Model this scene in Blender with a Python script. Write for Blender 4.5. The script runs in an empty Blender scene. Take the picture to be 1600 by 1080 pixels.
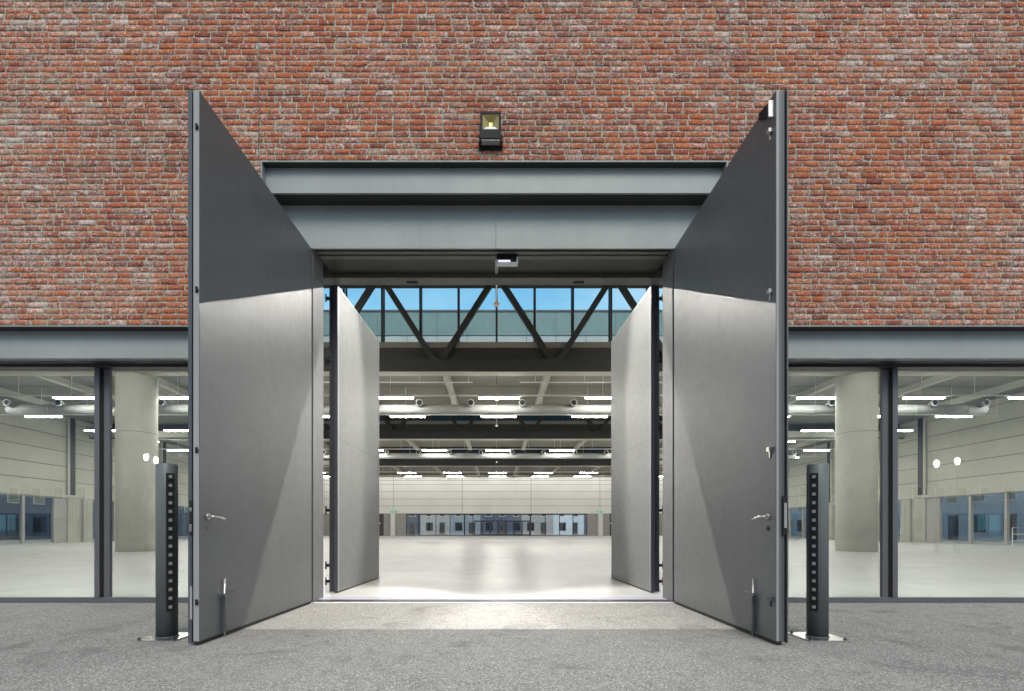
import bpy, math, random
import numpy as np
from mathutils import Vector
random.seed(7)
SC = bpy.context.scene
COL = SC.collection
R = math.radians

# ------------------------------------------------------------------ camera, sky, sun, exposure
F = 783.0                      # focal length in photo pixels (photo is 1600 wide)
H = 0.98                       # eye height
cam_d = bpy.data.cameras.new('camera')
cam = bpy.data.objects.new('camera', cam_d)
COL.objects.link(cam)
cam.location = (0, 0, H)
cam.rotation_euler = (R(90), 0, 0)
cam_d.sensor_fit = 'HORIZONTAL'
cam_d.sensor_width = 36
cam_d.lens = F / 1600 * 36
cam_d.shift_x = 24 / 1600
cam_d.shift_y = 287 / 1600
cam_d.clip_start = 0.05
cam_d.clip_end = 1500
SC.camera = cam

SUN_EL, SUN_AZ = 48, 172        # sun high behind the camera, veiled
world = bpy.data.worlds.new('World')
SC.world = world
world.use_nodes = True
wn = world.node_tree
bg = wn.nodes['Background']
sky = wn.nodes.new('ShaderNodeTexSky')
sky.sky_type = 'NISHITA'
sky.sun_disc = False
sky.sun_elevation = R(SUN_EL)
sky.sun_rotation = R(SUN_AZ)
sky.air_density = 1.0
sky.dust_density = 1.2
sky.ozone_density = 1.0
def wnode(ty, **kw):
    n = wn.nodes.new(ty)
    for k, v in kw.items(): setattr(n, k, v)
    return n
tc = wnode('ShaderNodeTexCoord')
mpw = wnode('ShaderNodeMapping'); mpw.inputs['Scale'].default_value = (1.2, 1.2, 3.2)
wn.links.new(tc.outputs['Generated'], mpw.inputs[0])
cn = wnode('ShaderNodeTexNoise'); cn.inputs['Scale'].default_value = 2.2; cn.inputs['Detail'].default_value = 6
wn.links.new(mpw.outputs[0], cn.inputs['Vector'])
cr = wnode('ShaderNodeValToRGB'); cr.color_ramp.elements[0].position = .40; cr.color_ramp.elements[1].position = .78
wn.links.new(cn.outputs['Fac'], cr.inputs[0])
tint = wnode('ShaderNodeMix', data_type='RGBA', blend_type='MULTIPLY'); tint.inputs[0].default_value = 1
tint.inputs[7].default_value = (0.90, 1.14, 1.10, 1)
wn.links.new(sky.outputs[0], tint.inputs[6])
cl = wnode('ShaderNodeMix', data_type='RGBA')
cl.inputs[7].default_value = (5.2, 5.7, 5.9, 1)
wn.links.new(cr.outputs[0], cl.inputs[0]); wn.links.new(tint.outputs[2], cl.inputs[6])
# brighter cyan haze low in the sky on the far side of the hall
vs = wnode('ShaderNodeSeparateXYZ'); wn.links.new(tc.outputs['Generated'], vs.inputs[0])
def wmath(op, a, b, clamp=False):
    n = wnode('ShaderNodeMath', operation=op, use_clamp=clamp)
    for sk, v in ((n.inputs[0], a), (n.inputs[1], b)):
        if isinstance(v, (int, float)): sk.default_value = v
        else: wn.links.new(v, sk)
    return n.outputs[0]
hf = wmath('MULTIPLY', wmath('MULTIPLY', vs.outputs[1], 1.0, True), wmath('SUBTRACT', 1.0, wmath('MULTIPLY', vs.outputs[2], 1.3), True), True)
hzm = wnode('ShaderNodeMix', data_type='RGBA'); hzm.inputs[7].default_value = (1.9, 5.6, 8.6, 1)
wn.links.new(hf, hzm.inputs[0]); wn.links.new(cl.outputs[2], hzm.inputs[6])
wn.links.new(hzm.outputs[2], bg.inputs[0])
bg.inputs[1].default_value = 0.12

sun_d = bpy.data.lights.new('sun', 'SUN')
sun_d.energy = 1.5
sun_d.angle = R(24)
sun_d.color = (1.0, 0.90, 0.77)
sun = bpy.data.objects.new('sun', sun_d)
COL.objects.link(sun)
az = R(SUN_AZ)
sd = Vector((math.sin(az) * math.cos(R(SUN_EL)), math.cos(az) * math.cos(R(SUN_EL)), math.sin(R(SUN_EL))))
sun.rotation_euler = (-sd).to_track_quat('-Z', 'Y').to_euler()
sun.location = (0, -20, 40)

SC.view_settings.view_transform = 'Standard'
SC.view_settings.look = 'None'
SC.view_settings.exposure = 0.6
SC.view_settings.gamma = 1.0
SC.render.engine = 'CYCLES'
SC.cycles.use_denoising = True
SC.cycles.max_bounces = 10
SC.cycles.diffuse_bounces = 5
SC.cycles.glossy_bounces = 4
SC.cycles.transparent_max_bounces = 16
SC.cycles.caustics_reflective = False
SC.cycles.caustics_refractive = False
SC.cycles.sample_clamp_indirect = 6.0
TUBE = 42.0                    # tube light emission

# ------------------------------------------------------------------ materials
class NT:
    def __init__(s, name):
        s.m = bpy.data.materials.new(name)
        s.m.use_nodes = True
        s.t = s.m.node_tree
        s.n = s.t.nodes
        s.b = s.n['Principled BSDF']
        s.out = s.n['Material Output']
    def node(s, ty, **kw):
        n = s.n.new(ty)
        for k, v in kw.items():
            setattr(n, k, v)
        return n
    def link(s, a, b):
        s.t.links.new(a, b)
    def noise(s, scale, detail=4, rough=0.55, vec=None, dist=0.0):
        n = s.node('ShaderNodeTexNoise')
        n.inputs['Scale'].default_value = scale
        n.inputs['Detail'].default_value = detail
        n.inputs['Roughness'].default_value = rough
        n.inputs['Distortion'].default_value = dist
        s.link(vec or s.pos(), n.inputs['Vector'])
        return n.outputs['Fac']
    def pos(s):
        if not hasattr(s, '_p'):
            s._p = s.node('ShaderNodeNewGeometry').outputs['Position']
        return s._p
    def mapping(s, scale):
        mp = s.node('ShaderNodeMapping')
        mp.inputs['Scale'].default_value = scale
        s.link(s.pos(), mp.inputs['Vector'])
        return mp.outputs[0]
    def ramp(s, fac, stops, interp='LINEAR'):
        r = s.node('ShaderNodeValToRGB')
        r.color_ramp.interpolation = interp
        e = r.color_ramp.elements
        while len(e) < len(stops):
            e.new(0.5)
        for i, (p, c) in enumerate(stops):
            e[i].position = p
            e[i].color = (c, c, c, 1) if isinstance(c, (int, float)) else (*c, 1)
        s.link(fac, r.inputs[0])
        return r.outputs[0]
    def mix(s, fac, a, b, blend='MIX'):
        n = s.node('ShaderNodeMix', data_type='RGBA', blend_type=blend)
        for sock, v in ((n.inputs[0], fac), (n.inputs[6], a), (n.inputs[7], b)):
            if isinstance(v, (int, float)):
                sock.default_value = v
            elif isinstance(v, tuple):
                sock.default_value = (*v, 1)
            else:
                s.link(v, sock)
        return n.outputs[2]
    def math(s, op, a, b=0.0, clamp=False):
        n = s.node('ShaderNodeMath', operation=op, use_clamp=clamp)
        for sock, v in ((n.inputs[0], a), (n.inputs[1], b)):
            if isinstance(v, (int, float)):
                sock.default_value = v
            else:
                s.link(v, sock)
        return n.outputs[0]
    def bump(s, h, strength=0.3, dist=0.01):
        n = s.node('ShaderNodeBump')
        n.inputs['Strength'].default_value = strength
        n.inputs['Distance'].default_value = dist
        s.link(h, n.inputs['Height'])
        s.link(n.outputs[0], s.b.inputs['Normal'])
    def base(s, v):
        if isinstance(v, tuple):
            s.b.inputs['Base Color'].default_value = (*v, 1)
        else:
            s.link(v, s.b.inputs['Base Color'])
    def set(s, rough=None, metal=None, spec=None):
        for nm, v in (('Roughness', rough), ('Metallic', metal), ('Specular IOR Level', spec)):
            if v is None:
                continue
            if isinstance(v, (int, float)):
                s.b.inputs[nm].default_value = v
            else:
                s.link(v, s.b.inputs[nm])

def scale3(c, k):
    return tuple(min(1, x * k) for x in c)

def painted(name, c, rough=0.45, var=0.12, metal=0.0, streak=True, spec=0.5):
    t = NT(name)
    n1 = t.noise(1.3, 5, 0.6)
    f = t.ramp(n1, [(0.3, 0.0), (0.7, 1.0)])
    col = t.mix(f, scale3(c, 1 - var), scale3(c, 1 + var))
    if streak:
        st = t.noise(1.0, 4, 0.6, vec=t.mapping((14, 14, 0.5)))
        sf = t.ramp(st, [(0.35, 0.0), (0.75, 1.0)])
        col = t.mix(t.math('MULTIPLY', sf, 0.35), col, scale3(c, 1 + 1.6 * var))
    t.base(col)
    rn = t.noise(9, 3)
    t.set(rough=t.ramp(rn, [(0.2, max(0.02, rough - 0.07)), (0.8, rough + 0.08)]), metal=metal, spec=spec)
    t.bump(t.noise(2.2, 2), 0.05, 0.02)
    return t.m

def plain(name, c, rough=0.6, metal=0.0):
    t = NT(name)
    n = t.noise(20, 3)
    t.base(t.mix(n, scale3(c, 0.85), scale3(c, 1.15)))
    t.set(rough=rough, metal=metal)
    return t.m

def emit(name, c, s):
    t = NT(name)
    t.base(scale3(c, 0.8))
    t.b.inputs['Emission Color'].default_value = (*c, 1)
    t.b.inputs['Emission Strength'].default_value = s
    return t.m

def concrete(name, c, var=0.12, rough=0.75, scale=0.8):
    t = NT(name)
    a = t.ramp(t.noise(scale, 6, 0.62), [(0.3, 0.0), (0.72, 1.0)])
    b = t.noise(35, 3, 0.6)
    d = t.ramp(t.noise(1.0, 4, 0.6, vec=t.mapping((2.5, 2.5, 0.35))), [(0.4, 0.0), (0.8, 1.0)])
    col = t.mix(a, scale3(c, 1 - var), scale3(c, 1 + var))
    col = t.mix(t.math('MULTIPLY', d, 0.3), col, scale3(c, 1 - 2 * var))
    col = t.mix(t.math('MULTIPLY', b, 0.16), col, scale3(c, 0.6))
    t.base(col)
    t.set(rough=rough, spec=0.3)
    t.bump(b, 0.15, 0.004)
    return t.m

M = {}
M['leaf'] = painted('anthracite_paint', (0.112, 0.112, 0.115), 0.42, 0.10)
M['leaf_in'] = painted('inner_grey_paint', (0.15, 0.152, 0.153), 0.45, 0.07)
M['edge_light'] = painted('light_edge_metal', (0.30, 0.30, 0.31), 0.4, 0.08)
M['edge_dark'] = painted('dark_edge_metal', (0.07, 0.075, 0.09), 0.4, 0.08)
M['steel'] = painted('blue_grey_steel', (0.275, 0.295, 0.295), 0.5, 0.09)
M['frame'] = painted('window_frame_metal', (0.105, 0.105, 0.125), 0.4, 0.06, streak=False)
M['frame_dark'] = painted('dark_frame_metal', (0.02, 0.02, 0.028), 0.4, 0.06, streak=False)
M['soffit'] = painted('dark_strip_shade', (0.025, 0.025, 0.023), 0.45, 0.06, streak=False)
M['rail'] = painted('grey_rail_metal', (0.11, 0.11, 0.10), 0.45, 0.06, streak=False)
M['rubber'] = plain('black_rubber', (0.008, 0.008, 0.009), 0.7)
M['black'] = plain('black_plastic', (0.004, 0.004, 0.005), 0.75)
M['truss'] = painted('truss_paint', (0.018, 0.018, 0.017), 0.5, 0.08, streak=False)
M['bollard'] = painted('bollard_paint', (0.12, 0.135, 0.14), 0.42, 0.06)
M['lilacmetal'] = plain('lilac_grey_metal', (0.40, 0.40, 0.47), 0.5)
M['inox'] = plain('brushed_steel', (0.62, 0.6, 0.56), 0.28, 1.0)
M['galv'] = plain('galvanised_duct', (0.30, 0.31, 0.295), 0.75, 0.0)
M['white'] = plain('white_metal', (0.75, 0.75, 0.72), 0.45)
M['whitep'] = plain('white_plastic', (0.72, 0.72, 0.74), 0.4)
M['pink'] = plain('pale_pink_plastic', (0.75, 0.5, 0.45), 0.5)
M['led'] = plain('pale_lens', (0.30, 0.305, 0.31), 0.3)
M['greenl'] = emit('green_exit_light', (0.05, 0.6, 0.35), 0.35)
M['lilac'] = emit('cool_sign_light', (0.72, 0.74, 1.0), 0.75)
M['tube'] = emit('tube_light', (1.0, 0.975, 0.92), TUBE)
M['tube_near'] = emit('bright_tube_light', (1.0, 0.975, 0.92), 76)
M['wash'] = emit('added_wash_glow', (1.0, 0.98, 0.93), 26)  # glow of the added strip above the far wall
M['streetlight'] = emit('street_light', (1.0, 0.9, 0.75), 220)
M['gold'] = plain('gold_reflector', (0.42, 0.33, 0.14), 0.4, 0.7)
M['chip'] = emit('led_chip', (0.95, 0.8, 0.2), 0.5)
M['concrete'] = concrete('column_concrete', (0.70, 0.69, 0.62), 0.10)
M['panel'] = concrete('wall_panel_concrete', (0.46, 0.455, 0.385), 0.08, scale=0.4)
M['farpanel'] = concrete('far_wall_paint', (0.88, 0.88, 0.85), 0.05, scale=0.3)
M['ceil'] = concrete('ceiling_concrete', (0.21, 0.20, 0.172), 0.10, scale=0.5)
M['groove'] = plain('joint_shadow_gap', (0.12, 0.12, 0.1), 0.8)
M['greypanel'] = concrete('grey_panel', (0.36, 0.35, 0.33), 0.06)
M['roof'] = plain('roof_bitumen', (0.08, 0.08, 0.085), 0.8)
M['clad'] = painted('greenish_cladding', (0.15, 0.25, 0.265), 0.5, 0.10)
M['clad_light'] = painted('pale_cladding', (0.38, 0.43, 0.47), 0.5, 0.10)
M['bluewall'] = concrete('pale_blue_stucco', (0.55, 0.64, 0.76), 0.08)
M['greywall'] = concrete('grey_stucco', (0.24, 0.28, 0.36), 0.15)
M['whitewall'] = concrete('pale_grey_stucco', (0.36, 0.37, 0.39), 0.15)
M['darkwall'] = concrete('navy_grey_stucco', (0.09, 0.11, 0.17), 0.2)
M['darkwin'] = plain('dark_glazing', (0.02, 0.022, 0.03), 0.15)
M['bluedark'] = plain('dark_blue_glazing', (0.025, 0.06, 0.10), 0.2)
M['shutter'] = plain('beige_shutter', (0.30, 0.29, 0.22), 0.6)
M['wood'] = plain('brown_door_paint', (0.05, 0.042, 0.045), 0.5)
M['leafgreen'] = plain('dull_foliage', (0.05, 0.085, 0.04), 0.8)
M['bark'] = plain('bark', (0.09, 0.07, 0.05), 0.9)

def glass_mat():
    t = NT('window_glass')
    t.n.remove(t.b)
    tr = t.node('ShaderNodeBsdfTransparent')
    tr.inputs[0].default_value = (0.93, 0.955, 0.945, 1)
    gl = t.node('ShaderNodeBsdfGlossy')
    gl.inputs['Roughness'].default_value = 0.0
    gl.inputs['Color'].default_value = (1, 1, 1, 1)
    geo = t.node('ShaderNodeNewGeometry')
    dt = t.node('ShaderNodeVectorMath', operation='DOT_PRODUCT')
    t.link(geo.outputs['Normal'], dt.inputs[0]); t.link(geo.outputs['Incoming'], dt.inputs[1])
    c1 = t.math('SUBTRACT', 1.0, t.math('ABSOLUTE', dt.outputs['Value']))
    fr = t.math('MULTIPLY_ADD', t.math('POWER', c1, 5.0), 0.95)
    fr.node.inputs[2].default_value = 0.065
    mx = t.node('ShaderNodeMixShader')
    t.link(fr, mx.inputs[0])
    t.link(tr.outputs[0], mx.inputs[1])
    t.link(gl.outputs[0], mx.inputs[2])
    t.link(mx.outputs[0], t.out.inputs[0])
    return t.m
M['glass'] = glass_mat()

def brick_mat():
    t = NT('weathered_brick')
    at = t.node('ShaderNodeAttribute', attribute_name='tone')
    sep = t.node('ShaderNodeSeparateColor')
    t.link(at.outputs['Color'], sep.inputs[0])
    r1, r2, r3 = sep.outputs[0], sep.outputs[1], sep.outputs[2]
    col = t.ramp(r1, [(0.0, (0.22, 0.058, 0.032)), (0.08, (0.33, 0.072, 0.034)), (0.35, (0.43, 0.092, 0.032)),
                      (0.62, (0.50, 0.115, 0.034)), (0.90, (0.57, 0.155, 0.042)), (0.97, (0.48, 0.17, 0.09)), (1.0, (0.38, 0.21, 0.15))])
    n1 = t.noise(30, 5, 0.7)
    col = t.mix(t.ramp(n1, [(0.34, 0.0), (0.68, 0.8)]), col, t.mix(0.6, col, (0.12, 0.06, 0.045)))
    big = t.noise(0.55, 4, 0.6)
    zone = t.ramp(big, [(0.40, 0.0), (0.66, 1.0)])
    mid = t.noise(4.5, 4, 0.65)
    low = t.ramp(t.noise(0.9, 4, 0.6, vec=t.mapping((0.6, 1, 1.5))), [(0.40, 0.0), (0.66, 0.55)])
    col = t.mix(low, col, t.mix(0.55, col, (0.13, 0.05, 0.035)))
    hz = t.math('MULTIPLY_ADD', zone, 0.26)
    hz.node.inputs[2].default_value = 0.06
    col = t.mix(t.math('MULTIPLY', hz, t.ramp(mid, [(0.38, 0.0), (0.6, 1.0)])), col, (0.36, 0.29, 0.25))
    th = t.math('ADD', t.math('MULTIPLY', r2, 0.095), t.math('MULTIPLY', zone, 0.05))
    th = t.math('ADD', th, t.math('MULTIPLY', mid, 0.16))
    fl = t.math('ADD', t.noise(24, 6, 0.8, dist=1.2), th)
    col = t.mix(t.ramp(fl, [(0.66, 0.0), (0.70, 0.82)]), col, t.mix(r3, (0.68, 0.57, 0.54), (0.40, 0.37, 0.31)))
    chip = t.noise(40, 4, 0.7, dist=0.5)
    col = t.mix(t.ramp(chip, [(0.605, 0.0), (0.655, 0.9)]), col, (0.74, 0.70, 0.67))
    col = t.mix(t.ramp(t.noise(48, 4, 0.7, dist=0.6), [(0.36, 0.9), (0.42, 0.0)]), col, (0.04, 0.026, 0.02))
    t.base(col)
    t.set(rough=0.85, spec=0.25)
    t.bump(t.math('ADD', n1, t.math('MULTIPLY', chip, 0.6)), 0.75, 0.006)
    return t.m
M['brick'] = brick_mat()

def mortar_mat():
    t = NT('lime_mortar')
    a = t.noise(22, 5, 0.65)
    col = t.ramp(a, [(0.32, (0.17, 0.16, 0.135)), (0.52, (0.35, 0.35, 0.305)), (0.74, (0.54, 0.545, 0.505))])
    g = t.ramp(t.noise(2.2, 3, 0.6), [(0.5, 0.0), (0.7, 0.55)])
    col = t.mix(g, col, (0.40, 0.50, 0.37))
    h = t.ramp(t.noise(30, 4, 0.7), [(0.33, 1.0), (0.40, 0.0)])
    col = t.mix(h, col, (0.05, 0.045, 0.04))
    t.base(col)
    t.set(rough=0.9, spec=0.2)
    t.bump(a, 0.8, 0.008)
    return t.m
M['mortar'] = mortar_mat()

def far_brick_mat():
    t = NT('brick_courses')
    mp = t.node('ShaderNodeCombineXYZ')
    sp = t.node('ShaderNodeSeparateXYZ')
    t.link(t.pos(), sp.inputs[0])
    t.link(sp.outputs[0], mp.inputs[0])
    t.link(sp.outputs[2], mp.inputs[1])
    b = t.node('ShaderNodeTexBrick')
    b.inputs['Scale'].default_value = 1
    b.inputs['Brick Width'].default_value = 0.22
    b.inputs['Row Height'].default_value = 0.075
    b.inputs['Mortar Size'].default_value = 0.006
    b.inputs['Color1'].default_value = (0.48, 0.12, 0.05, 1)
    b.inputs['Color2'].default_value = (0.30, 0.09, 0.06, 1)
    b.inputs['Mortar'].default_value = (0.4, 0.41, 0.36, 1)
    t.link(mp.outputs[0], b.inputs['Vector'])
    col = t.mix(t.ramp(t.noise(14, 5, 0.7), [(0.55, 0.0), (0.7, 0.8)]), b.outputs['Color'], (0.52, 0.48, 0.45))
    t.base(col)
    t.set(rough=0.85)
    return t.m
M['farbrick'] = far_brick_mat()

def ground_mat():
    t = NT('washed_aggregate_asphalt')
    v = t.node('ShaderNodeTexVoronoi')
    v.inputs['Scale'].default_value = 80
    t.link(t.pos(), v.inputs['Vector'])
    sep = t.node('ShaderNodeSeparateColor')
    t.link(v.outputs['Color'], sep.inputs[0])
    stone = t.ramp(sep.outputs[0], [(0.0, (0.10, 0.098, 0.092)), (0.25, (0.30, 0.29, 0.27)), (0.55, (0.48, 0.455, 0.425)), (0.85, (0.62, 0.59, 0.555)), (1.0, (0.76, 0.73, 0.69))])
    edge = t.ramp(v.outputs['Distance'], [(0.35, 0.0), (0.62, 1.0)])
    col = t.mix(edge, stone, (0.20, 0.195, 0.185))
    fine = t.noise(210, 2, 0.6)
    col = t.mix(t.ramp(fine, [(0.40, 0.35), (0.55, 0.0)]), col, (0.07, 0.068, 0.065))
    big = t.ramp(t.noise(0.7, 5, 0.6), [(0.3, 0.0), (0.7, 1.0)])
    col = t.mix(t.math('MULTIPLY', big, 0.42), col, (0.27, 0.262, 0.25))
    med = t.ramp(t.noise(5.5, 4, 0.6), [(0.35, 0.0), (0.7, 1.0)])
    col = t.mix(t.math('MULTIPLY', med, 0.22), col, (0.40, 0.39, 0.38))
    stain = t.ramp(t.noise(1.6, 6, 0.7, dist=0.5), [(0.54, 0.0), (0.64, 0.6)])
    col = t.mix(stain, col, (0.15, 0.145, 0.14))
    wet = t.ramp(t.noise(0.9, 3, 0.5, vec=t.mapping((3.0, 0.35, 1))), [(0.60, 0.0), (0.68, 0.22)])
    col = t.mix(wet, col, (0.16, 0.155, 0.15))
    t.base(col)
    t.set(rough=0.8, spec=0.3)
    t.bump(t.math('SUBTRACT', 1.0, v.outputs['Distance']), 0.5, 0.005)
    return t.m
M['ground'] = ground_mat()

def floor_mat():
    t = NT('polished_concrete')
    a = t.ramp(t.noise(0.5, 6, 0.6), [(0.3, 0.0), (0.7, 1.0)])
    b = t.noise(1.0, 5, 0.62, vec=t.mapping((0.12, 0.9, 1)))
    col = t.mix(a, (0.46, 0.458, 0.45), (0.54, 0.538, 0.53))
    col = t.mix(t.ramp(b, [(0.40, 0.0), (0.7, 0.45)]), col, (0.41, 0.405, 0.395))
    col = t.mix(t.ramp(t.noise(3.3, 5, 0.65), [(0.5, 0.0), (0.75, 0.22)]), col, (0.40, 0.39, 0.37))
    sp = t.node('ShaderNodeSeparateXYZ'); t.link(t.pos(), sp.inputs[0])
    for ax, per, off in ((0, 5.1, 2.55), (1, 8.0, 6.2)):
        q = t.math('PINGPONG', t.math('ADD', sp.outputs[ax], off + per * 20), per / 2)
        jn = t.math('LESS_THAN', q, 0.012)
        col = t.mix(t.math('MULTIPLY', jn, 0.5), col, (0.22, 0.21, 0.20))
    t.base(col)
    t.set(rough=t.ramp(t.noise(1.7, 4), [(0.3, 0.30), (0.7, 0.46)]), spec=0.45)
    t.bump(t.noise(2.5, 3), 0.03, 0.01)
    return t.m
M['floor'] = floor_mat()

# ------------------------------------------------------------------ mesh helpers
class MB:
    def __init__(s):
        s.v, s.f = [], []
    def poly(s, vs, fs):
        o = len(s.v)
        s.v += [tuple(p) for p in vs]
        s.f += [tuple(i + o for i in f) for f in fs]
        return s
    def box(s, x0, x1, y0, y1, z0, z1):
        x0, x1 = sorted((x0, x1)); y0, y1 = sorted((y0, y1)); z0, z1 = sorted((z0, z1))
        return s.poly([(x0, y0, z0), (x1, y0, z0), (x1, y1, z0), (x0, y1, z0), (x0, y0, z1), (x1, y0, z1), (x1, y1, z1), (x0, y1, z1)],
                      [(0, 3, 2, 1), (4, 5, 6, 7), (0, 1, 5, 4), (1, 2, 6, 5), (2, 3, 7, 6), (3, 0, 4, 7)])
    def tube(s, pts, r, n=12, radii=None, cap=True):
        pts = [Vector(p) for p in pts]
        vs, fs = [], []
        up = None
        for i, p in enumerate(pts):
            d = (pts[min(i + 1, len(pts) - 1)] - pts[max(i - 1, 0)]).normalized()
            if up is None:
                up = Vector((0, 0, 1)) if abs(d.z) < 0.9 else Vector((1, 0, 0))
            a = d.cross(up).normalized()
            b = a.cross(d).normalized()
            up = b
            rr = radii[i] if radii else r
            for k in range(n):
                t = 2 * math.pi * k / n
                vs.append(p + (a * math.cos(t) + b * math.sin(t)) * rr)
        for i in range(len(pts) - 1):
            for k in range(n):
                k2 = (k + 1) % n
                fs.append((i * n + k, i * n + k2, (i + 1) * n + k2, (i + 1) * n + k))
        if cap:
            fs.append(tuple(range(n))[::-1])
            fs.append(tuple((len(pts) - 1) * n + k for k in range(n)))
        return s.poly(vs, fs)
    def bar(s, p, q, w, h):
        # box section from p to q; w measured in y, h in the xz plane across the bar
        p, q = Vector(p), Vector(q)
        d = (q - p).normalized()
        side = Vector((0, 1, 0))
        if abs(d.dot(side)) > 0.95:
            side = Vector((1, 0, 0))
        a = side * (w / 2)
        b = d.cross(side).normalized() * (h / 2)
        vs = []
        for c in (p, q):
            vs += [c - a - b, c + a - b, c + a + b, c - a + b]
        return s.poly(vs, [(0, 3, 2, 1), (4, 5, 6, 7), (0, 1, 5, 4), (1, 2, 6, 5), (2, 3, 7, 6), (3, 0, 4, 7)])
    def build(s, name, mat, parent=None, smooth=False, bevel=0.0, loc=None):
        me = bpy.data.meshes.new(name)
        me.from_pydata(s.v, [], s.f)
        me.materials.append(M[mat] if isinstance(mat, str) else mat)
        me.update()
        import bmesh
        bm = bmesh.new(); bm.from_mesh(me)
        bmesh.ops.recalc_face_normals(bm, faces=bm.faces)
        bm.to_mesh(me); bm.free()
        if smooth:
            me.polygons.foreach_set('use_smooth', [len(p.vertices) == 4 for p in me.polygons])
        o = bpy.data.objects.new(name, me)
        COL.objects.link(o)
        if parent:
            o.parent = parent
        if loc:
            o.location = loc
        if bevel:
            b = o.modifiers.new('bevel', 'BEVEL')
            b.width = bevel
            b.segments = 2
            b.limit_method = 'ANGLE'
        return o

def tag(o, label=None, cat=None, group=None, kind=None):
    if label: o['label'] = label
    if cat: o['category'] = cat
    if group: o['group'] = group
    if kind: o['kind'] = kind
    return o

def empty(name, loc=(0, 0, 0), rz=0, label=None, cat=None, group=None):
    o = bpy.data.objects.new(name, None)
    o.empty_display_size = 0.2
    COL.objects.link(o)
    o.location = loc
    o.rotation_euler.z = rz
    return tag(o, label, cat, group)

def dup(o, loc=None, parent=None, label=None, rz=None):
    kids = [c for c in o.children]
    c = o.copy()
    COL.objects.link(c)
    if parent: c.parent = parent
    if loc is not None: c.location = loc
    if rz is not None: c.rotation_euler.z = rz
    if label: c['label'] = label
    for k in kids:
        dup(k, parent=c)
    return c

# ------------------------------------------------------------------ the setting
def sheet(name, x0, x1, y0, y1, z, mat):
    return tag(MB().poly([(x0, y0, z), (x1, y0, z), (x1, y1, z), (x0, y1, z)], [(0, 1, 2, 3)]).build(name, mat), kind='structure')
sheet('ground', -400, 400, -400, 500, 0.0, 'ground')
HX, FAR = 30.6, 74.2
tag(MB().box(-HX - .2, HX + .2, 6.72, FAR + .2, -0.2, 0.012).build('hall_floor', 'floor'), kind='structure')
slab_label = MB().poly([(-2.6, 6.62, .004), (2.5, 6.62, .004), (2.5, 6.68, .004), (-2.6, 6.68, .004)], [(0, 1, 2, 3)])

# ------------------------------------------------------------------ the hall (one building, its parts are children)
hall = empty('exhibition_hall', (0, 6.6, 0), label='large red brick hall with open doorway, glazed ground floor and lit interior', cat='building')
def P(mb, name, mat, parent=None, **kw):
    par = parent or hall
    o = mb.build(name, mat, par, **kw)
    # children keep world-space coordinates: undo the parents' offset
    off = Vector((0, 0, 0)); q = par
    while q is not None:
        off += q.location; q = q.parent
    o.location = -off + (Vector(kw['loc']) if kw.get('loc') else Vector((0, 0, 0)))
    return o

PX0, PX1 = -3.0, 2.94          # portal frame
OX0, OX1 = -2.439, 2.338       # clear opening
ZB, ZP = 3.572, 5.672          # brick bottom over windows / over portal
YB = 6.38
ZT = ZB + 0.075 * 121

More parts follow.
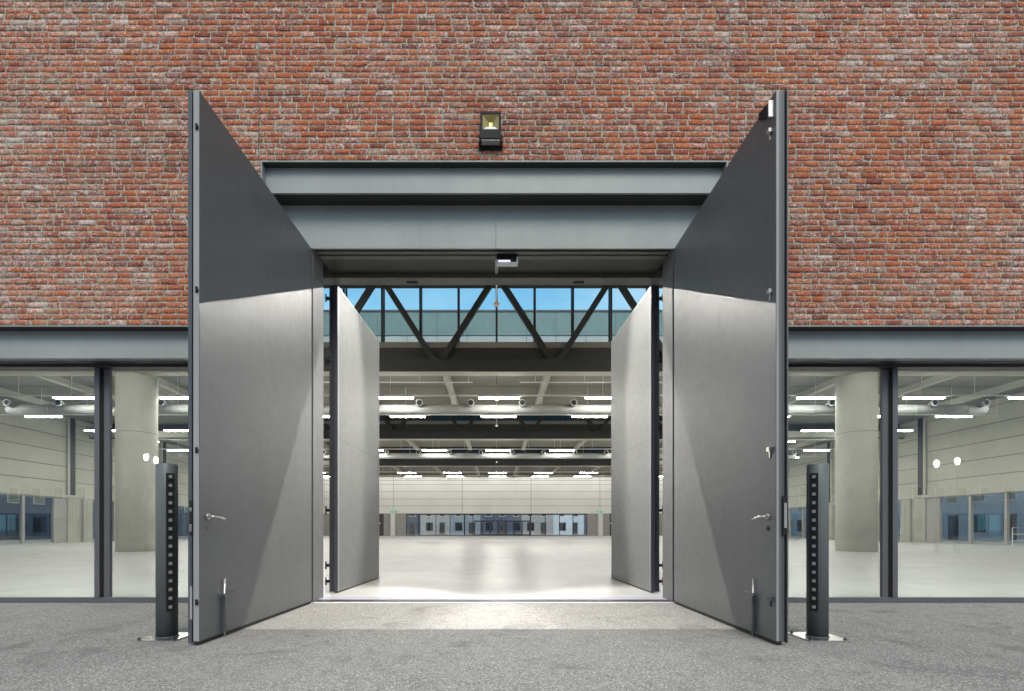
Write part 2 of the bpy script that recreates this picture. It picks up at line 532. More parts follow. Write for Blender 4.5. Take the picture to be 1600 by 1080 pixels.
def build_bricks():
    rng = np.random.default_rng(3)
    rects = []
    rows = 121
    J = 0.0155
    for r in range(rows):
        z0 = ZB + r * 0.075
        if z0 < ZP - 0.01:
            ints = [(-13, PX0 - .03), (PX1 + .03, 13)] if False else [(-13, PX0 - .004), (PX1 + .004, 13)]
        else:
            ints = [(-13, PX0 - .036), (PX0 - .024, PX1 + .018), (PX1 + .030, 13)]
        for a, b in ints:
            x = a if r % 2 == 0 else a - 0.105
            x += rng.uniform(-.012, .012)
            while x < b:
                u = rng.random()
                L = 0.198 if u < .86 else (0.094 if u < .95 else 0.146)
                L += rng.uniform(-.006, .006)
                s0, s1 = max(x, a), min(x + L, b)
                if s1 - s0 > .03:
                    rects.append((s0, s1, z0 + J * .5, z0 + .075 - J * .5))
                x += L + J
    rc = np.array(rects)
    n = len(rc)
    x0, x1, z0, z1 = rc.T
    xm, zm = (x0 + x1) / 2, (z0 + z1) / 2
    ring = np.stack([np.stack([x0, z0], 1), np.stack([xm, z0], 1), np.stack([x1, z0], 1), np.stack([x1, zm], 1),
                     np.stack([x1, z1], 1), np.stack([xm, z1], 1), np.stack([x0, z1], 1), np.stack([x0, zm], 1)], 1)   # n,8,2
    j = rng.normal(0, 1, ring.shape) * np.array([0.0028, 0.0022])
    ring = ring + j * 1.15
    corner = np.array([1, 0, 1, 0, 1, 0, 1, 0])[None, :, None]
    cen = np.stack([xm, zm], 1)[:, None, :]
    damaged = (rng.random((n, 8, 1)) < .10) * rng.uniform(.0, .010, (n, 8, 1))
    ring = ring - np.sign(ring - cen) * damaged * corner
    prot = YB + rng.normal(0.000, .0022, n)
    prot = np.clip(prot, YB - .003, YB + .0012) - (rng.random(n) < .05) * rng.uniform(.002, .006, n)
    front = ring - np.sign(ring - cen) * 0.0022
    tilt = np.clip(rng.normal(0, .0009, (n, 8)), -.0016, .0016)
    V = np.zeros((n, 16, 3))
    V[:, :8, 0] = front[:, :, 0]; V[:, :8, 2] = front[:, :, 1]; V[:, :8, 1] = prot[:, None] + tilt
    V[:, 8:, 0] = ring[:, :, 0]; V[:, 8:, 2] = ring[:, :, 1]; V[:, 8:, 1] = prot[:, None] + .003 + tilt
    # deep side wall: third ring
    W = np.zeros((n, 8, 3)); W[:, :, 0] = ring[:, :, 0]; W[:, :, 2] = ring[:, :, 1]; W[:, :, 1] = YB + .03
    V = np.concatenate([V, W], 1)                     # n,24,3
    loops, starts, totals = [], [], []
    base = np.arange(n)[:, None] * 24
    front_f = (base + np.arange(8)[None, :])           # n,8
    quads = []
    for ringi in (0, 8):
        for k in range(8):
            k2 = (k + 1) % 8
            quads.append(np.stack([base[:, 0] + ringi + k, base[:, 0] + ringi + 8 + k, base[:, 0] + ringi + 8 + k2, base[:, 0] + ringi + k2], 1))
    quads = np.stack(quads, 1)                         # n,16,4
    allv = np.concatenate([front_f.reshape(n, 8), quads.reshape(n, 64)], 1).ravel()
    tot = np.tile(np.array([8] + [4] * 16), n)
    st = np.concatenate([[0], np.cumsum(tot)[:-1]])
    me = bpy.data.meshes.new('brick_facing')
    me.vertices.add(n * 24)
    me.vertices.foreach_set('co', V.reshape(-1).astype(np.float32))
    me.loops.add(len(allv))
    me.loops.foreach_set('vertex_index', allv.astype(np.int32))
    me.polygons.add(len(tot))
    me.polygons.foreach_set('loop_start', st.astype(np.int32))
    me.polygons.foreach_set('loop_total', tot.astype(np.int32))
    me.update(calc_edges=True)
    me.validate()
    att = me.color_attributes.new('tone', 'FLOAT_COLOR', 'POINT')
    t = rng.random((n, 4)); t[:, 3] = 1
    t[:, 1] = np.where(rng.random(n) < .22, rng.uniform(.4, 1.0, n), rng.uniform(0, .2, n))
    att.data.foreach_set('color', np.repeat(t, 24, axis=0).ravel().astype(np.float32))
    me.materials.append(M['brick'])
    o = bpy.data.objects.new('brick_facing', me)
    COL.objects.link(o)
    o.parent = hall
    o.location = -hall.location
    return o
build_bricks()
MF = YB + 0.0062
m = MB()
m.box(-13, PX0 - .002, MF, 6.60, ZB, ZP).box(PX1 + .002, 13, MF, 6.60, ZB, ZP)
m.box(-13, PX0 - .034, MF, 6.60, ZP, ZT).box(PX0 - .026, PX1 + .020, MF, 6.60, ZP, ZT).box(PX1 + .028, 13, MF, 6.60, ZP, ZT)
P(m, 'mortar_bed', 'mortar')
for a, b in ((PX0 - .034, PX0 - .026), (PX1 + .020, PX1 + .028)):
    P(MB().box(a, b, YB + .004, 6.60, ZP, ZT), "movement_joint", "soffit")
for a, b in ((-31, -13), (13, 31)):
    P(MB().box(a, b, YB, 6.60, ZB, ZT), 'outer_brickwork', 'farbrick')
# structural core behind the bricks
m = MB()
m.box(-31, PX0, 6.60, 7.05, 3.56, ZT).box(PX1, 31, 6.60, 7.05, 3.56, ZT)
m.box(PX0, PX1, 6.66, 7.45, 4.86, ZT)
m.box(-31, PX0, 6.71, 7.05, 3.19, 3.56).box(PX1, 31, 6.71, 7.05, 3.19, 3.56)
P(m, 'wall_core', 'panel')

# steel channel over the doorway
m = MB()
m.box(PX0, PX1, YB - .004, 6.50, 5.656, 5.670)             # top flange
m.box(PX0, PX0 + .014, YB - .004, 6.50, 4.0, 5.656).box(PX1 - .014, PX1, YB - .004, 6.50, 4.0, 5.656)
m.box(PX0 + .014, PX1 - .014, 6.48, 6.50, 5.276, 5.656)    # web
m.box(PX0 + .014, PX1 - .014, YB - .004, 6.625, 5.258, 5.274)   # bottom flange
P(m, 'steel_channel', 'steel')
P(MB().box(PX0 + .014, -.012, 6.612, 6.64, 4.685, 5.256).box(-.008, PX1 - .014, 6.612, 6.64, 4.685, 5.256), 'steel_fascia', 'steel')
P(MB().box(PX0 + .015, PX1 - .015, YB + .012, 6.478, 5.648, 5.6555), 'shade_strip', 'soffit')  # black strips standing in for the shade under the channel flanges
P(MB().box(PX0 + .015, PX1 - .015, YB + .030, 6.610, 5.2500, 5.2575), 'shade_strip', 'soffit')
# soffit of the doorway, from front to back
m = MB()
m.box(OX0, OX1, 6.78, 6.85, 4.735, 4.80)
m.box(OX0, OX1, 6.90, 6.99, 4.742, 4.80)
m.box(OX0, OX1, 7.40, 7.62, 4.692, 5.4)
P(m, 'head_rail', 'rail')
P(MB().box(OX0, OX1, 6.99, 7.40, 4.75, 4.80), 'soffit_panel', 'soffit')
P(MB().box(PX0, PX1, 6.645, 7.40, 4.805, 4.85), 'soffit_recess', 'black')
for i in range(14):
    x = OX0 + .3 + i * .34
    P(MB().box(x - .006, x + .006, 7.41, 7.422, 4.687, 4.6915), 'soffit_screw', 'black')
    P(MB().box(x - .005, x + .005, 6.94, 6.95, 4.738, 4.7415), 'soffit_screw', 'black')
for x0 in (-1.35, 1.15):
    P(MB().box(x0, x0 + .16, 7.50, 7.56, 4.684, 4.6915), 'soffit_slot', 'black')
# jambs
for sgn, a, b, c, d in ((-1, PX0 + .0, OX0, PX0, -2.80), (1, OX1, PX1, 2.70, PX1)):
    P(MB().box(a, b, 6.66, 7.06, 0.012, 4.735), 'door_jamb', 'leaf', bevel=.003)
    P(MB().box(c, d, 7.06, 7.62, 0.012, 4.69), 'inner_jamb', 'leaf_in')
for a, b in ((PX0, OX0), (OX1, PX1)):
    P(MB().box(a, b, 7.405, 7.615, 4.6925, 5.39), 'jamb_head', 'leaf_in')
# threshold
P(MB().box(OX0 - .1, OX1 + .1, 6.86, 7.12, 0.0, 0.018), 'threshold_plate', 'lilacmetal')
P(MB().box(OX0 - .1, OX1 + .1, 6.70, 6.86, 0.0, 0.0135), 'threshold_groove', 'frame_dark')
P(MB().box(OX0 - .1, OX1 + .1, 6.64, 6.70, -.02, 0.008), 'threshold_edge', 'white')

# window lintels (channels) and glazing of the ground floor
for a, b in ((-31, PX0 - .006), (PX1 + .006, 31)):
    m = MB()
    m.box(a, b, YB - .012, 6.52, 3.556, 3.570)
    m.box(a, b, 6.50, 6.52, 3.172, 3.556)
    m.box(a, b, YB - .004, 6.70, 3.155, 3.171)
    P(m, 'steel_lintel', 'steel')
    P(MB().box(a, b, YB + .008, 6.498, 3.549, 3.5555), 'shade_strip', 'soffit')  # dark strips in place of the shade beneath both lintel flanges
    P(MB().box(a, b, YB + .09, 6.599, 3.148, 3.1545), 'shade_strip', 'soffit')
    m = MB()
    P(m.box(a, b, 6.66, 6.72, 0.0, 0.072), 'window_sill', 'frame', bevel=.003)
    P(MB().box(a, b, 6.600, 6.76, 3.115, 3.153), 'window_head', 'frame_dark')
MULL = [-5.345 - 2.62 * k for k in range(9)] + [5.085 + 2.62 * k for k in range(9)]
for x in MULL:
    s = 1 if x < 0 else -1
    e = x if x < 0 else x + .245                     # outer edge
    P(MB().box(e, e + s * .068, 6.655, 6.80, .072, 3.115), 'mullion', 'frame', bevel=.002)
    P(MB().box(e + s * .0685, e + s * .089, 6.685, 6.70, .072, 3.115), 'mullion_gasket', 'rubber')
    P(MB().box(e + s * .0895, e + s * .170, 6.701, 6.75, .072, 3.115), 'mullion_post', 'frame', bevel=.002)
for xs in (sorted([-3.0] + [v + .14 for v in MULL if v < 0])), sorted([2.94] + [v + .105 for v in MULL if v > 0]):
    for a, b in zip(xs[:-1], xs[1:]):
        P(MB().box(a, b, 6.745, 6.757, .06, 3.13), 'window_pane', 'glass')

# interior walls ---------------------------------------------------
def panel_wall_x(sgn):
    X = sgn * HX
    out = X + sgn * .25
    m = MB()
    z = 3.30
    first = True
    while z < 9.2:
        z1 = min(z + 1.055, 9.25)
        for y0 in [7.0 + 9.97 * k - 0.9 for k in range(0, 8)]:
            ya, yb = max(7.05, y0), min(FAR, y0 + 9.95)
            if yb > ya:
                m.box(X, out, ya, yb, z + .02, z1 - .02)
        z = z1
    P(m, 'side_wall_panel', 'panel')
    P(MB().box(X + sgn * .03, out, 7.05, FAR, 3.3, 9.25), 'panel_joint', 'groove')
    P(MB().box(X - sgn * .10, X - sgn * .001, 7.05, FAR, 3.22, 3.42), 'wall_ledge', 'panel')
    P(MB().box(X, out, 7.05, 22.0, 9.26, 12.3), 'upper_side_wall', 'panel')
    for y in (26.0, 36.05, 46.0, 56.0, 66.0):
        P(MB().box(X - sgn * .12, X - sgn * .001, y - .22, y + .22, 3.44, 9.0), 'wall_post', 'truss')
        P(MB().box(X - sgn * .14, X - sgn * .001, y - .44, y - .25, 3.44, 8.95), 'post_casing', 'panel')
        # pier under the post: grey panel, two ribbed casings
        P(MB().box(X, out, y - 1.35, y - .35, .012, 3.2), 'pier_panel', 'greypanel')
        for q0, q1 in ((y - .34, y + .62), (y + 1.0, y + 1.75)):
            mm = MB()
            k = q0
            while k < q1 - .05:
                mm.box(X - sgn * .07, X + sgn * .05, k, k + .10, .012, 3.2)
                mm.box(X - sgn * .045, X + sgn * .05, k + .10, k + .125, .012, 3.2)
                k += .125
            P(mm, 'ribbed_casing', 'panel')
        P(MB().box(X + sgn * .05, out, y - .35, y + 1.8, .012, 3.2), 'pier_back', 'greypanel')
    for ya, yb in ((7.1, 24.6), (27.8, 34.65), (37.85, 44.6), (47.8, 54.6), (57.8, 64.6), (67.8, 74.1)):
        m = MB()
        y = ya
        m.box(X, X + sgn * .12, ya, yb, .012, .09).box(X, X + sgn * .12, ya, yb, 3.12, 3.2)
        n = max(1, round((yb - ya) / 2.3))
        for i in range(n + 1):
            y = ya + (yb - ya) * i / n
            m.box(X - sgn * .05, X + sgn * .12, y - .09, y + .09, .012, 3.2)
        fr = P(m, 'side_window_frame', 'greypanel')
        P(MB().box(X + sgn * .055, X + sgn * .067, ya, yb, .09, 3.12), 'side_window_pane', 'glass', parent=fr)
panel_wall_x(-1); panel_wall_x(1)

# far wall
m = MB()
zs = [3.28, 4.42, 5.47, 6.53, 7.58, 8.2, 9.25]
xs = [-30.6, -25.5, -15.3, -5.1, 5.1, 15.3, 25.5, 30.6]
for z0, z1 in zip(zs[:-1], zs[1:]):
    for x0, x1 in zip(xs[:-1], xs[1:]):
        m.box(x0 + .025, x1 - .025, FAR, FAR + .25, z0 + .02, z1 - .02)
P(m, 'far_wall_panel', 'farpanel')
P(MB().box(-30.8, 30.8, FAR + .05, FAR + .3, 3.27, 9.25), 'far_wall_joint', 'groove')
for s in (-1, 1):
    P(MB().box(s * 13.4, s * 15.0, FAR - .02, FAR + .2, .012, 3.26), 'far_grey_panel', 'greypanel')
    P(MB().box(s * 15.0, s * 15.65, FAR - .35, FAR - .03, .012, 3.30), 'far_pilaster', 'white')
    P(MB().box(s * 15.6, s * 16.72, FAR - .02, FAR + .2, .012, 3.26), 'far_grey_panel', 'greypanel')
    d_ = P(MB().box(s * 16.72, s * 17.7, FAR - .02, FAR + .2, .012, 3.26), 'far_door', 'wood')
    P(MB().box(s * 17.7, s * 30.8, FAR - .02, FAR + .2, .012, 3.26), 'far_grey_panel', 'greypanel')
m = MB()
m.box(-13.4, 13.4, FAR - .02, FAR + .1, 3.1, 3.27).box(-13.4, 13.4, FAR - .02, FAR + .1, .012, .1)
for i, x in enumerate([-13.35, -11.5, -9.0, -6.9, -4.75, -3.5, 5.0, 7.2, 9.3, 11.3, 13.35]):
    w = .10 if i in (1, 4, 6) else .05
    m.box(x - w, x + w, FAR - .02, FAR + .1, .1, 3.1)
fw = P(m, 'far_window_frame', 'frame_dark')
P(MB().box(-13.3, 13.3, FAR + .03, FAR + .042, .1, 3.1), 'far_window_pane', 'glass', parent=fw)
for i in range(7):
    x = -3.3 + i * 1.18
    m = MB().box(x, x + .12, FAR - .06, FAR + .06, .1, 2.2).box(x + 1.0, x + 1.12, FAR - .06, FAR + .06, .1, 2.2)
    m.box(x, x + 1.12, FAR - .06, FAR + .06, 2.1, 2.26).box(x, x + 1.12, FAR - .06, FAR + .06, .05, .2)
    P(m, 'far_glass_door', 'frame_dark')

# roof slabs and raised clerestories
BAYS = [21.8, 37.8, 53.8]
TRW = 15.4
m = MB()
m.box(-31, 31, 6.62, 22.3, 12.3, 12.6)
m2 = MB()
LOW = [(22.0, 33.4), (38.0, 48.6), (54.0, FAR + .3)]
for y0, y1 in LOW:
    m2.box(-31, 31, y0, y1, 8.95, 9.2)
for y0, y1 in ((33.4, 38.0), (48.6, 54.0)):
    m2.box(-31, -TRW, y0, y1, 8.95, 9.2).box(TRW, 31, y0, y1, 8.95, 9.2)
    m.box(-TRW, TRW, y0 - 3.7, y1, 13.5, 13.75)
P(m, 'raised_roof', 'ceil')
P(m2, 'low_roof', 'ceil')
for y0, y1 in LOW[:2] + [(54.0, FAR)]:
    for k in range(-6, 6):
        x = 2.55 + 5.1 * k
        P(MB().box(x - .15, x + .15, y0 + .1, y1 - .05, 8.62, 8.949), 'ceiling_beam', 'panel')
# ceiling plank joints
m = MB()
for y0, y1 in LOW:
    y = y0 + 1.2
    while y < y1:
        m.box(-30.5, 30.5, y, y + .03, 8.935, 8.951); y += 2.4
P(m, 'ceiling_joint', 'groove')
m = MB()
for y in (29.5, 45.8):
    for k in range(-9, 9):
        m.box(1.75 * k + .01, 1.75 * k + 1.74, y, y + .2, 12.40, 13.78)
P(m, 'monitor_cladding', 'clad')
m = MB()
for y in (29.5, 45.8):
    for k in range(-9, 9):
        m.box(1.75 * k + .015, 1.75 * k + 1.735, y + .01, y + .2, 9.2, 12.34)
P(m, 'monitor_skirt', 'clad_light')
m = MB()
for y in (29.5, 45.8):
    m.box(-TRW - .3, TRW + .3, y - .05, y + .3, 13.78, 13.88).box(-15.7, 15.7, y + .04, y + .2, 9.2, 13.78)
    m.box(-TRW - .4, -TRW, y, y + 8.3, 8.95, 13.75).box(TRW, TRW + .4, y, y + 8.3, 8.95, 13.75)
P(m, 'monitor_coping', 'frame')

for bi, y in enumerate(BAYS):
    tr = P(MB().box(-30.55, 30.55, y - .2, y + .2, 7.76, 8.33), 'roof_truss', 'truss')
    hw = 30.5 if bi == 0 else TRW
    P(MB().box(-30.55, 30.55, y - .27, y + .27, 7.725, 7.759), 'truss_flange', 'panel', parent=tr)
    for s_ in (-1, 1):
        P(MB().box(s_ * 15.2, s_ * 30.55, y - .26, y - .21, 7.86, 8.33), 'truss_casing', 'panel', parent=tr)
    P(MB().box(-30.55, 30.55, y + .22, y + .5, 8.1, 9.05), 'truss_upstand', 'truss', parent=tr)
    P(MB().box(-hw, hw, y - .2, y + .2, 11.55, 12.29), 'truss_top_chord', 'truss', parent=tr)
    ks = range(-6, 6) if bi == 0 else range(-3, 3)
    for k in ks:
        xb = 2.55 + 5.1 * k
        for s in (-1, 1):
            if abs(xb + s * 2.4) < hw:
                P(MB().bar((xb + s * .13, y, 8.25), (xb + s * 2.45, y, 11.9), .22, .24), 'truss_diagonal', 'truss', parent=tr)
    m = MB()
    for k in range(-9, 10):
        x = 1.69 * k
        m.box(x - .045, x + .045, y + .35, y + .45, 9.05, 12.3).box(x - .035, x + .035, y + .75, y + .8, 9.05, 12.3)
    m.box(-15.3, 15.3, y + .35, y + .8, 9.05, 9.12).box(-15.3, 15.3, y + .35, y + .8, 12.2, 12.3)
    fr = P(m, 'clerestory_frame', 'frame_dark')
    if bi == 0:
        P(MB().box(-15.3, 15.3, y + .55, y + .562, 9.12, 12.2), 'clerestory_pane', 'glass', parent=fr)
    else:
        P(MB().box(-15.3, 15.3, y + .5, y + .56, 9.12, 12.2), 'clerestory_blind', 'truss', parent=fr)
        for a, b in ((-10.4, -8.7), (-5.0, -1.0), (2.0, 5.7), (9.2, 12)):
            P(MB().box(a, b, y + .46, y + .49, 9.14, 10.4), 'clerestory_pane', 'bluedark', parent=fr)
    if bi == 0:
        P(MB().box(-31, -15.35, y + .3, y + .6, 9.05, 12.3).box(15.35, 31, y + .3, y + .6, 9.05, 12.3), 'clerestory_infill', 'panel')
    else:
        P(MB().box(-TRW, TRW, y + .25, y + .55, 12.3, 13.5), 'clerestory_infill', 'panel')
for y in (22.2, 38.2, 54.2):
    for s in (-1, 1):
        c = P(MB().tube([(s * 15.93, y, .012), (s * 15.93, y, 5.2), (s * 15.93, y, 5.202), (s * 15.93, y, 7.72)], .775, 48), 'round_column', 'concrete', smooth=True)
        P(MB().tube([(s * 15.93, y, 5.19), (s * 15.93, y, 5.205)], .777, 48), 'column_joint', 'groove', parent=c, smooth=True)

# ------------------------------------------------------------------ door leaves
LZ = 4.675
def outer_leaf(name, s, x, rz, L, label):
    """s=-1: left leaf, body lies on the -x side of its inner face."""
    t = empty(name, (x, 6.605, 0), rz, label, 'door', 'open double doors of the hall entrance')
    b = lambda x0, x1, y0, y1, z0, z1, mb=None: (mb or MB()).box(s * x0, s * x1, -y0, -y1, z0, z1)
    b(0, .052, .0, L, .035, LZ).build('door_panel', 'leaf', t, bevel=.002)
    b(.004, .050, .02, L - .004, .004, .034).build('bottom_seal', 'rubber', t)
    if s < 0:
        b(.0525, .064, .02, L - .012, .03, LZ - .01).build('edge_gasket', 'rubber', t)
        b(.0645, .096, .0, L + .004, .02, LZ + .004).build('outer_sheet', 'edge_dark', t, bevel=.002)
        b(.003, .050, L + .0002, L + .003, .036, LZ - .002).build('edge_trim', 'edge_light', t)
    else:
        b(.003, .022, L + .0002, L + .003, .036, LZ - .002).build('edge_trim', 'edge_light', t)
        b(.0525, .070, .02, L + .002, .03, LZ - .01).build('edge_profile', 'edge_dark', t, bevel=.002)
        b(.0705, .090, .02, L - .02, .03, LZ).build('edge_gasket', 'rubber', t)
        b(.0905, .102, .0, L + .006, .02, LZ + .03).build('outer_sheet', 'leaf', t, bevel=.002)
    # lever handle (inner face looks towards -s)
    yh = L - .115
    h = MB().tube([(0, -yh, 1.09), (-s * .012, -yh, 1.09)], .027, 20)
    h.tube([(-s * .010, -yh, 1.09), (-s * .045, -yh, 1.09), (-s * .058, -yh + .012, 1.090), (-s * .060, -yh + .05, 1.088),
            (-s * .060, -yh + .10, 1.080), (-s * .060, -yh + .15, 1.066)], .010, 12)
    h.build('handle', 'inox', t, smooth=True)
    MB().tube([(0, -yh, .985), (-s * .006, -yh, .985)], .018, 16).box(-s * .006, -s * .008, -yh - .004, -yh + .004, .97, .995).build('keyhole', 'black' if s > 0 else 'leaf', t)
    # floor bolt
    yb = L - .34
    m = MB().box(0, -s * .030, -yb - .016, -yb + .016, .05, .38)
    m.box(0, -s * .036, -yb - .022, -yb + .022, .30, .36).box(0, -s * .036, -yb - .022, -yb + .022, .09, .13)
    fb = m.build('floor_bolt', 'edge_dark', t, bevel=.003)
    MB().tube([(-s * .018, -yb, .012), (-s * .018, -yb, .53)], .0075, 10).build('bolt_rod', 'inox', fb, smooth=True)
    MB().tube([(-s * .026, -yb - .10, .39), (-s * .026, -yb + .13, .40)], .007, 10).build('bolt_lever', 'edge_dark', fb, smooth=True)
    # locking cams down the edge
    for z in (4.36, 2.99, 1.64, .36):
        if s < 0:
            m = MB().box(s * .012, s * .030, -L - .003, -L - .014, z - .02, z + .03).box(s * .004, s * .02, -L - .003, -L - .02, z - .008, z + .012)
            m.build('lock_cam', 'black', t, bevel=.002)
        else:
            m = MB().box(0, -s * .035, -L + .045, -L + .085, z + .005, z + .04).box(0, -s * .012, -L + .07, -L + .09, z - .045, z + .04)
            m.build('lock_cam', 'inox' if z > 1 else 'edge_dark', t, bevel=.002)
    if s < 0:
        b(.054, .080, L + .004, L + .012, .93, 1.22).build('lock_case', 'black', t, bevel=.002)
        m = MB(); b(.058, .076, L + .012, L + .018, 1.13, 1.16, m); b(.058, .076, L + .012, L + .018, .96, 1.02, m)
        m.build('latch', 'inox', t, bevel=.002)
        b(.058, .078, L + .004, L + .010, .22, .50).build('strike_plate', 'edge_light', t, bevel=.002)
    else:
        m = MB(); b(.046, .088, L + .006, L + .02, .93, 1.26, m)
        m.build('lock_case', 'black', t, bevel=.003)
        m = MB(); b(.056, .078, L + .02, L + .026, .99, 1.20, m)
        m.build('latch', 'edge_light', t, bevel=.002)
        # closer bracket in the top corner
        m = MB().box(0, -s * .045, -L + .03, -L + .045, 4.48, 4.62)
        br = m.build('stay_bracket', 'inox', t, bevel=.002)
        MB().poly([(0, -L + .05, 4.62), (0, -L + .22, 4.66), (0, -L + .22, 4.60), (0, -L + .05, 4.50)] +
                  [(-s * .03, -L + .05, 4.62), (-s * .03, -L + .22, 4.66), (-s * .03, -L + .22, 4.60), (-s * .03, -L + .05, 4.50)],
                  [(0, 1, 2, 3), (4, 5, 6, 7), (0, 1, 5, 4), (1, 2, 6, 5), (2, 3, 7, 6), (3, 0, 4, 7)]).build('stay_box', 'black', br)
    for z in (.35, 1.7, 3.0, 4.3):
        MB().tube([(s * .045, .012, z - .09), (s * .045, .012, z + .09)], .013, 12).build('hinge', 'leaf', t, smooth=True)
    return t
outer_leaf('outer_door', -1, OX0, -.0268, 2.385, 'tall dark grey outer door leaf swung open on the left, behind the left bollard')
outer_leaf('outer_door', 1, OX1, .0060, 2.385, 'tall dark grey outer door leaf swung open on the right, with silver stay bracket at its top corner')

def inner_leaf(s, x, rz, label):
    t = empty('inner_door', (x, 7.60, .014), rz, label, 'door', 'inner double doors folded into the hall')
    L, Zt = 2.24, 4.655
    MB().box(0, s * .060, 0, L, .02, Zt).build('door_panel', 'leaf_in', t, bevel=.002)
    MB().box(s * .0605, s * .075, .005, L - .01, .02, Zt).build('edge_gasket', 'rubber', t)
    MB().box(s * .0755, s * .130, -.012, L, .02, Zt).build('outer_sheet', 'edge_dark', t, bevel=.003)
    MB().box(-s * .004, s * .060, -.035, -.001, .02, Zt).build('hinge_profile', 'edge_dark', t, bevel=.003)
    MB().box(-s * .004, 0, 0, .03, .02, Zt).box(-s * .004, 0, L - .03, L, .02, Zt).box(-s * .004, 0, .03, L - .03, Zt - .03, Zt).build('panel_border', 'edge_light', t)
    MB().box(s * .004, s * .05, .02, L - .02, .002, .0195).build('bottom_seal', 'rubber', t)
    MB().box(-s * .0012, 0, .03, L - .03, 2.340, 2.345).build('panel_seam', 'groove', t)
    y = L - .08
    h = MB().tube([(0, y, 1.08), (-s * .05, y, 1.08), (-s * .055, y - .02, 1.08), (-s * .055, y - .13, 1.075)], .010, 10)
    h.build('handle', 'inox', t, smooth=True)
    h2 = MB().tube([(s * .130, y, 1.08), (s * .18, y, 1.08), (s * .185, y - .02, 1.08), (s * .185, y - .13, 1.075)], .010, 10)
    h2.build('handle', 'inox', t, smooth=True)
    for z in (.18, .42, 1.25, 2.5, 3.5, 4.45):
        MB().box(s * .12, s * .175, -.06, -.012, z - .02, z + .02).tube([(s * .165, -.055, z - .06), (s * .165, -.055, z + .06)], .010, 12).build('hinge', 'black', t, bevel=.002)
    return t
inner_leaf(-1, -2.405, -.043, 'grey inner door leaf folded back into the hall at the left side of the doorway')
inner_leaf(1, 2.335, .036, 'grey inner door leaf folded back into the hall at the right side of the doorway')

# ------------------------------------------------------------------ things on the facade
fl = empty('floodlight', (-.075, YB, 5.80), 0, 'black floodlight with square reflector on the brick above the doorway', 'floodlight')
m = MB().box(-.13, .13, -.065, -.03, .06, .40)
m.box(-.13, .13, -.125, -.065, .06, .175)
m.box(-.13, -.10, -.125, -.065, .175, .40).box(.10, .13, -.125, -.065, .175, .40).box(-.10, .10, -.125, -.065, .365, .40)
m.build('housing', 'black', fl, bevel=.006)
MB().poly([(-.10, -.118, .175), (.10, -.118, .175), (.10, -.118, .365), (-.10, -.118, .365), (-.025, -.070, .245), (.025, -.070, .245), (.025, -.070, .30), (-.025, -.070, .30)],
          [(0, 1, 5, 4), (1, 2, 6, 5), (2, 3, 7, 6), (3, 0, 4, 7)]).build('reflector', 'gold', fl)
MB().box(-.022, .022, -.072, -.068, .248, .297).build('led_chip', 'chip', fl)
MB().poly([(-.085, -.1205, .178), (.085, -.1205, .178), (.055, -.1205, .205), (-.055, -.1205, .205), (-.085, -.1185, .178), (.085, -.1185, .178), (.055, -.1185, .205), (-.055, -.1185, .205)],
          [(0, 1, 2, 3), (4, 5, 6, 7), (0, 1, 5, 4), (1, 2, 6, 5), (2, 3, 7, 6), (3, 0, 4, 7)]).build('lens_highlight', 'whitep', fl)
m = MB().box(-.15, -.135, -.10, 0, .03, .13).box(.135, .15, -.10, 0, .03, .13).box(-.15, .15, -.02, 0, .0, .05)
m.tube([(-.155, -.08, .11), (.155, -.08, .11)], .012, 10)
m.build('mounting_bracket', 'black', fl, bevel=.003)
MB().box(-.115, .115, -.112, -.03, .045, .058).build('cooling_fin', 'edge_light', fl)

ex = empty('exit_sign', (.14, 6.80, 4.565), 0, 'small lit emergency exit sign hanging under the door head', 'exit sign')
MB().box(-.14, .14, -.04, .04, .055, .135).build('housing', 'black', ex, bevel=.003)
MB().box(-.14, .145, -.045, .045, .0, .018).box(.128, .145, -.045, .045, .018, .085).box(-.14, -.128, -.045, .045, .018, .055).build('white_rim', 'whitep', ex)
MB().box(-.118, .045, -.035, .03, .022, .050).build('sign_panel', 'lilac', ex)
MB().box(.1455, .149, -.03, .03, .03, .085).build('side_light', 'greenl', ex)
tag(MB().box(-.025, .022, 6.99, 7.38, 4.735, 4.7495).build('cable_cover', 'edge_light'), 'short grey cable cover on the dark soffit behind the exit sign', 'cable cover')

